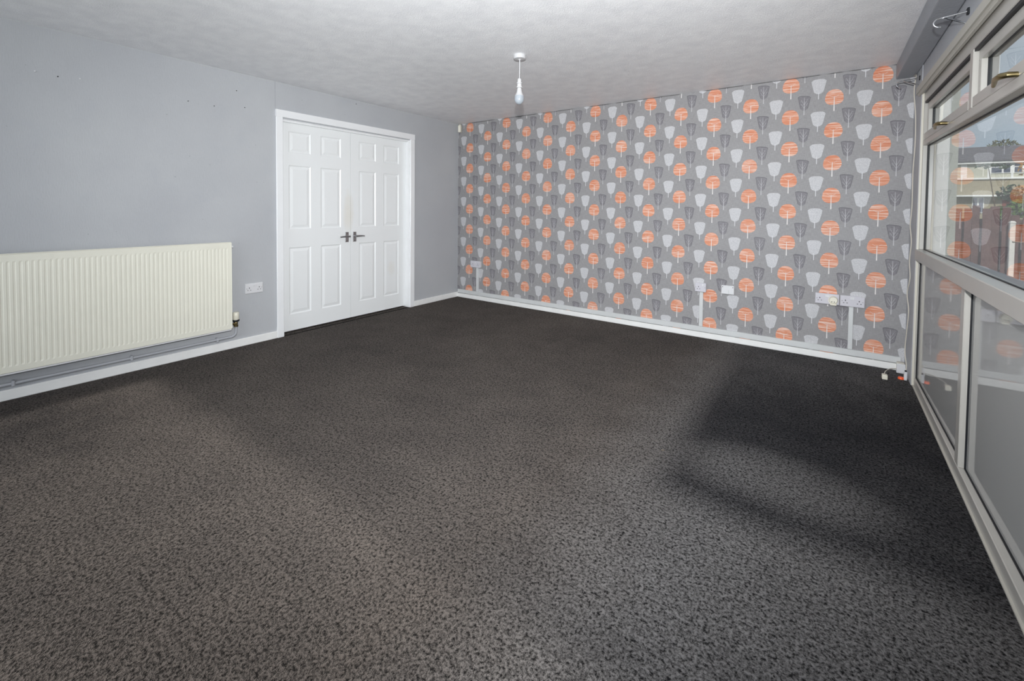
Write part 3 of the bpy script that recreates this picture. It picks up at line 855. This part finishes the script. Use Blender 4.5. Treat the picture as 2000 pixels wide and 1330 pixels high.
# ------------------------------------------------------------------ fixings left in the grey wall
for (y, z, lab) in ((-3.924, 2.048, 'white plastic wall plug high on the grey blue wall, leftmost'),
                    (-3.718, 2.050, 'white plastic wall plug high on the grey blue wall, right of the other')):
    o = obj('wall_plug', lathe([(0, .0), (.0045, 0), (.0045, .006), (.003, .008), (0, .008)], (0, 0), 10), 'white', None)
    o.rotation_euler = (0, math.pi / 2, 0); o.location = (0, y, z)
    tag(o, lab, 'wall plug')
for (y, z, lab) in ((-2.693, 2.054, 'dark screw in the grey wall left above the doors'),
                    (-2.756, 2.184, 'dark screw close under the ceiling left of the doors'),
                    (-1.593, 2.300, 'dark screw under the ceiling above the door meeting edge'),
                    (-3.822, 2.040, 'dark screw between the two white wall plugs'),
                    (-2.925, 2.023, 'dark screw a little left of the two screws nearest the doors'),
                    (-3.105, 2.026, 'dark screw on the grey wall above the middle of the radiator')):
    o = obj('wall_screw', lathe([(0, .0), (.0035, 0), (.0035, .003), (.002, .005), (0, .005)], (0, 0), 8), 'hole', None)
    o.rotation_euler = (0, math.pi / 2, 0); o.location = (0, y, z)
    tag(o, lab, 'screw')

# ------------------------------------------------------------------ outside
struct('ground', box(4.72, 40, -14, 70, -.6, -.18), 'grass', 'rough grass and paving outside the window')
struct('ground_paving', box(4.72, 8.5, -8, 4.9, -.2, -.16), 'paving', 'grey paving outside the window')
pier = struct('wall_pier', box(4.76, 5.075, 1.35, 1.65, -.18, 2.9), 'render', 'grey rendered wall end of the neighbouring porch')
# fence of upright boards
fe = thing('garden_fence', 'red brown fence of uneven upright boards beyond the window', 'fence', (6.6, 5.0, -.17))
fx = 5.20; k = 0
while fx < 8.6:
    w = random.uniform(.075, .105)
    top = random.uniform(1.27, 1.36) if fx < 6.22 else random.uniform(1.13, 1.22)
    dy = random.uniform(-.02, .02) + (.07 if k % 2 else 0)
    obj('fence_board', box(fx, fx + w, 5.0 + dy, 5.018 + dy, -.12, top, .003, 1), 'fence', fe)
    fx += w + random.uniform(.004, .022); k += 1
for z in (.25, .95):
    obj('fence_rail', box(5.2, 8.6, 5.11, 5.15, z, z + .07), 'fence', fe)
obj('backing_sheet', box(5.2, 8.6, 5.16, 5.17, -.1, 1.12), 'bark', fe)
po = thing('concrete_post', 'pale concrete post standing in front of the fence', 'post', (6.262, 4.9, -.17))
obj('shaft', box(6.235, 6.292, 4.86, 4.93, -.17, 1.07, .006, 1), 'concrete', po)
obj('sloped_cap', hexa([(6.230, 4.855, 1.07), (6.297, 4.855, 1.07), (6.297, 4.935, 1.07), (6.230, 4.935, 1.07), (6.245, 4.87, 1.10), (6.282, 4.87, 1.10), (6.282, 4.92, 1.10), (6.245, 4.92, 1.10)]), 'concrete', po)
wi = obj('fence_wire', tube([(6.26, 4.855, .80), (6.9, 4.84, .77), (7.8, 4.84, .79)], .006, 6), 'bark', None, (6.26, 4.85, .8))
tag(wi, 'dark wire stretched from the concrete post along the fence', 'wire')
# terrace of houses across the way
HY = 44.5
ho = thing('terraced_house', 'terraced house with grey tiled roof, cream cladding and white windows beyond the fence', 'house', (15, HY, -.18))
obj('lower_wall', box(6, 30, HY + .05, HY + 7, -.18, 3.80), 'brickcream', ho)
obj('upper_wall', box(6, 30, HY + .02, HY + 7, 3.80, 5.05), 'cladding', ho)
obj('fascia_board', box(6, 30, HY - .30, HY - .22, 4.98, 5.14), 'pvc_far', ho)
obj('band_board', box(6, 30, HY - .10, HY + .05, 3.78, 3.90), 'pvc_far', ho)
obj('porch_canopy', box(6, 30, HY - .70, HY + .05, 2.44, 2.56), 'pvc_far', ho)
roof = obj('roof', hexa([(6, HY - .35, 5.10), (30, HY - .35, 5.10), (30, HY + 3.6, 6.46), (6, HY + 3.6, 6.46),
                         (6, HY - .35, 5.18), (30, HY - .35, 5.18), (30, HY + 3.6, 6.54), (6, HY + 3.6, 6.54)]), 'rooftile', ho)
nrow = 13
for i in range(nrow):
    t0, t1 = i / nrow, (i + 1) / nrow
    y0, y1 = HY - .38 + 3.95 * t0, HY - .38 + 3.95 * t1
    z0, z1 = 5.19 + 1.36 * t0, 5.19 + 1.36 * t1
    obj('tile_course', hexa([(6, y0, z0), (30, y0, z0), (30, y1, z1 - .01), (6, y1, z1 - .01),
                             (6, y0, z0 + .05), (30, y0, z0 + .05), (30, y1, z1 + .01), (6, y1, z1 + .01)]), 'rooftile', roof)
obj('ridge', tube([(6, HY + 3.6, 6.56), (30, HY + 3.6, 6.56)], .10, 8), 'rooftile', roof)
obj('back_slope', hexa([(6, HY + 3.6, 6.46), (30, HY + 3.6, 6.46), (30, HY + 7.4, 5.1), (6, HY + 7.4, 5.1),
                        (6, HY + 3.6, 6.54), (30, HY + 3.6, 6.54), (30, HY + 7.4, 5.18), (6, HY + 7.4, 5.18)]), 'rooftile', roof)
def far_window(x0, x1, z0, z1, split, top=None):
    fr = obj('window_frame', box(x0, x1, HY - .04, HY + .04, z0, z1), 'pvc_far', ho)
    xs = [x0] + split + [x1]
    for i, (a, b_) in enumerate(zip(xs, xs[1:])):
        if top and i in top:
            zt = z0 + (z1 - z0) * .64
            obj('pane', box(a + .05, b_ - .05, HY - .06, HY - .04, z0 + .05, zt - .03), 'farglass', fr)
            obj('pane', box(a + .05, b_ - .05, HY - .06, HY - .04, zt + .03, z1 - .05), 'farglass', fr)
        else:
            obj('pane', box(a + .05, b_ - .05, HY - .06, HY - .04, z0 + .05, z1 - .05), 'farglass', fr)
for sx in (-5.3, 0, 5.3):
    far_window(14.22 + sx, 15.30 + sx, 4.22, 4.95, [14.86 + sx], (0,))
    obj('pilaster', box(14.06 + sx, 14.24 + sx, HY - .06, HY + .05, 3.9, 4.98), 'pvc_far', ho)
    obj('pilaster', box(15.29 + sx, 15.42 + sx, HY - .06, HY + .05, 3.9, 4.98), 'pvc_far', ho)
    far_window(15.42 + sx, 16.5 + sx, 4.22, 4.95, [15.9 + sx], (0,))
    far_window(13.3 + sx, 13.95 + sx, 1.2, 2.40, [13.62 + sx])
    obj('entrance_door', box(14.92 + sx, 15.30 + sx, HY - .03, HY + .06, 0, 2.36), 'garage', ho)
    far_window(15.36 + sx, 16.2 + sx, 1.0, 2.40, [15.8 + sx])
    obj('pale_panel', box(12.6 + sx, 12.95 + sx, HY - .03, HY + .05, 3.9, 4.95), 'pvc_far', ho)
# trees
def blob_tree(name, label, x, y, base, crown, trunk_r, mat, seed, leaf=.0, n_leaf=0, stem=True):
    rnd = random.Random(seed)
    t_ = thing(name, label, 'tree', (x, y, base))
    if stem:
        obj('trunk', tube([(x, y, base), (x + .05, y, base + (crown[0][2] - base) * .6), (crown[0][0], crown[0][1], crown[0][2])], [trunk_r, trunk_r * .8, trunk_r * .4], 8), 'bark', t_)
    bm = new_bm()
    for (cx, cy, cz2, rx, rz) in crown:
        cnt = n_leaf
        for _ in range(cnt):
            while True:
                p = Vector((rnd.uniform(-1, 1), rnd.uniform(-1, 1), rnd.uniform(-1, 1)))
                if p.length <= 1: break
            c = Vector((cx + p.x * rx, cy + p.y * rx, cz2 + p.z * rz))
            u = Vector((rnd.gauss(0, 1), rnd.gauss(0, 1), rnd.gauss(0, 1))).normalized()
            v = u.cross(Vector((rnd.gauss(0, 1), rnd.gauss(0, 1), rnd.gauss(0, 1)))).normalized()
            s = leaf * rnd.uniform(.6, 1.3)
            q = [c - u * s, c + v * s * .5, c + u * s, c - v * s * .5]
            bm.faces.new([bm.verts.new(w_) for w_ in q])
    fo_ = obj('foliage', bm, mat, t_); fo_['kind'] = 'stuff'
    return t_
blob_tree('broadleaf_tree', 'olive green tree crown rising behind the grey tiled roof', 18.2, 60, -.18,
          [(18.2, 60, 7.4, 1.3, 1.1), (17.3, 60, 6.9, 1.0, .9), (19.2, 60, 6.8, 1.2, 1.0), (18.2, 60, 5.8, 1.8, 1.3)], .25, 'treefar', 3, .16, 900)
blob_tree('autumn_tree', 'small tree with yellow orange leaves at the right edge of the pane', 8.9, 14.0, -.18,
          [(8.85, 14.0, 2.45, .42, .30), (9.1, 14.0, 1.95, .55, .25), (9.3, 14.1, 2.9, .5, .35)], .05, 'leafo', 5, .07, 160)
blob_tree('green_shrub', 'leafy green shrub growing up behind the fence', 6.55, 5.45, -.18,
          [(6.50, 5.5, 1.28, .16, .16), (6.75, 5.5, 1.45, .25, .2), (6.25, 5.5, 1.22, .10, .10), (7.2, 5.5, 1.35, .3, .25)], .02, 'leaf', 9, .035, 260)
blob_tree('dark_shrub', 'dark green branching shrub in front of the cream house', 8.15, 13.0, -.18,
          [(8.1, 13.0, 1.75, .25, .22), (8.35, 13.1, 1.45, .35, .2), (9.0, 13.0, 2.1, .25, .35)], .03, 'leafd', 11, .07, 130)
blob_tree('thin_sapling', 'thin bare stemmed sapling with a few leaves before the cream house', 7.55, 12.0, -.18,
          [(7.45, 12.0, 2.42, .22, .06), (7.75, 12.0, 2.40, .16, .07)], .016, 'leafd', 13, .05, 40)
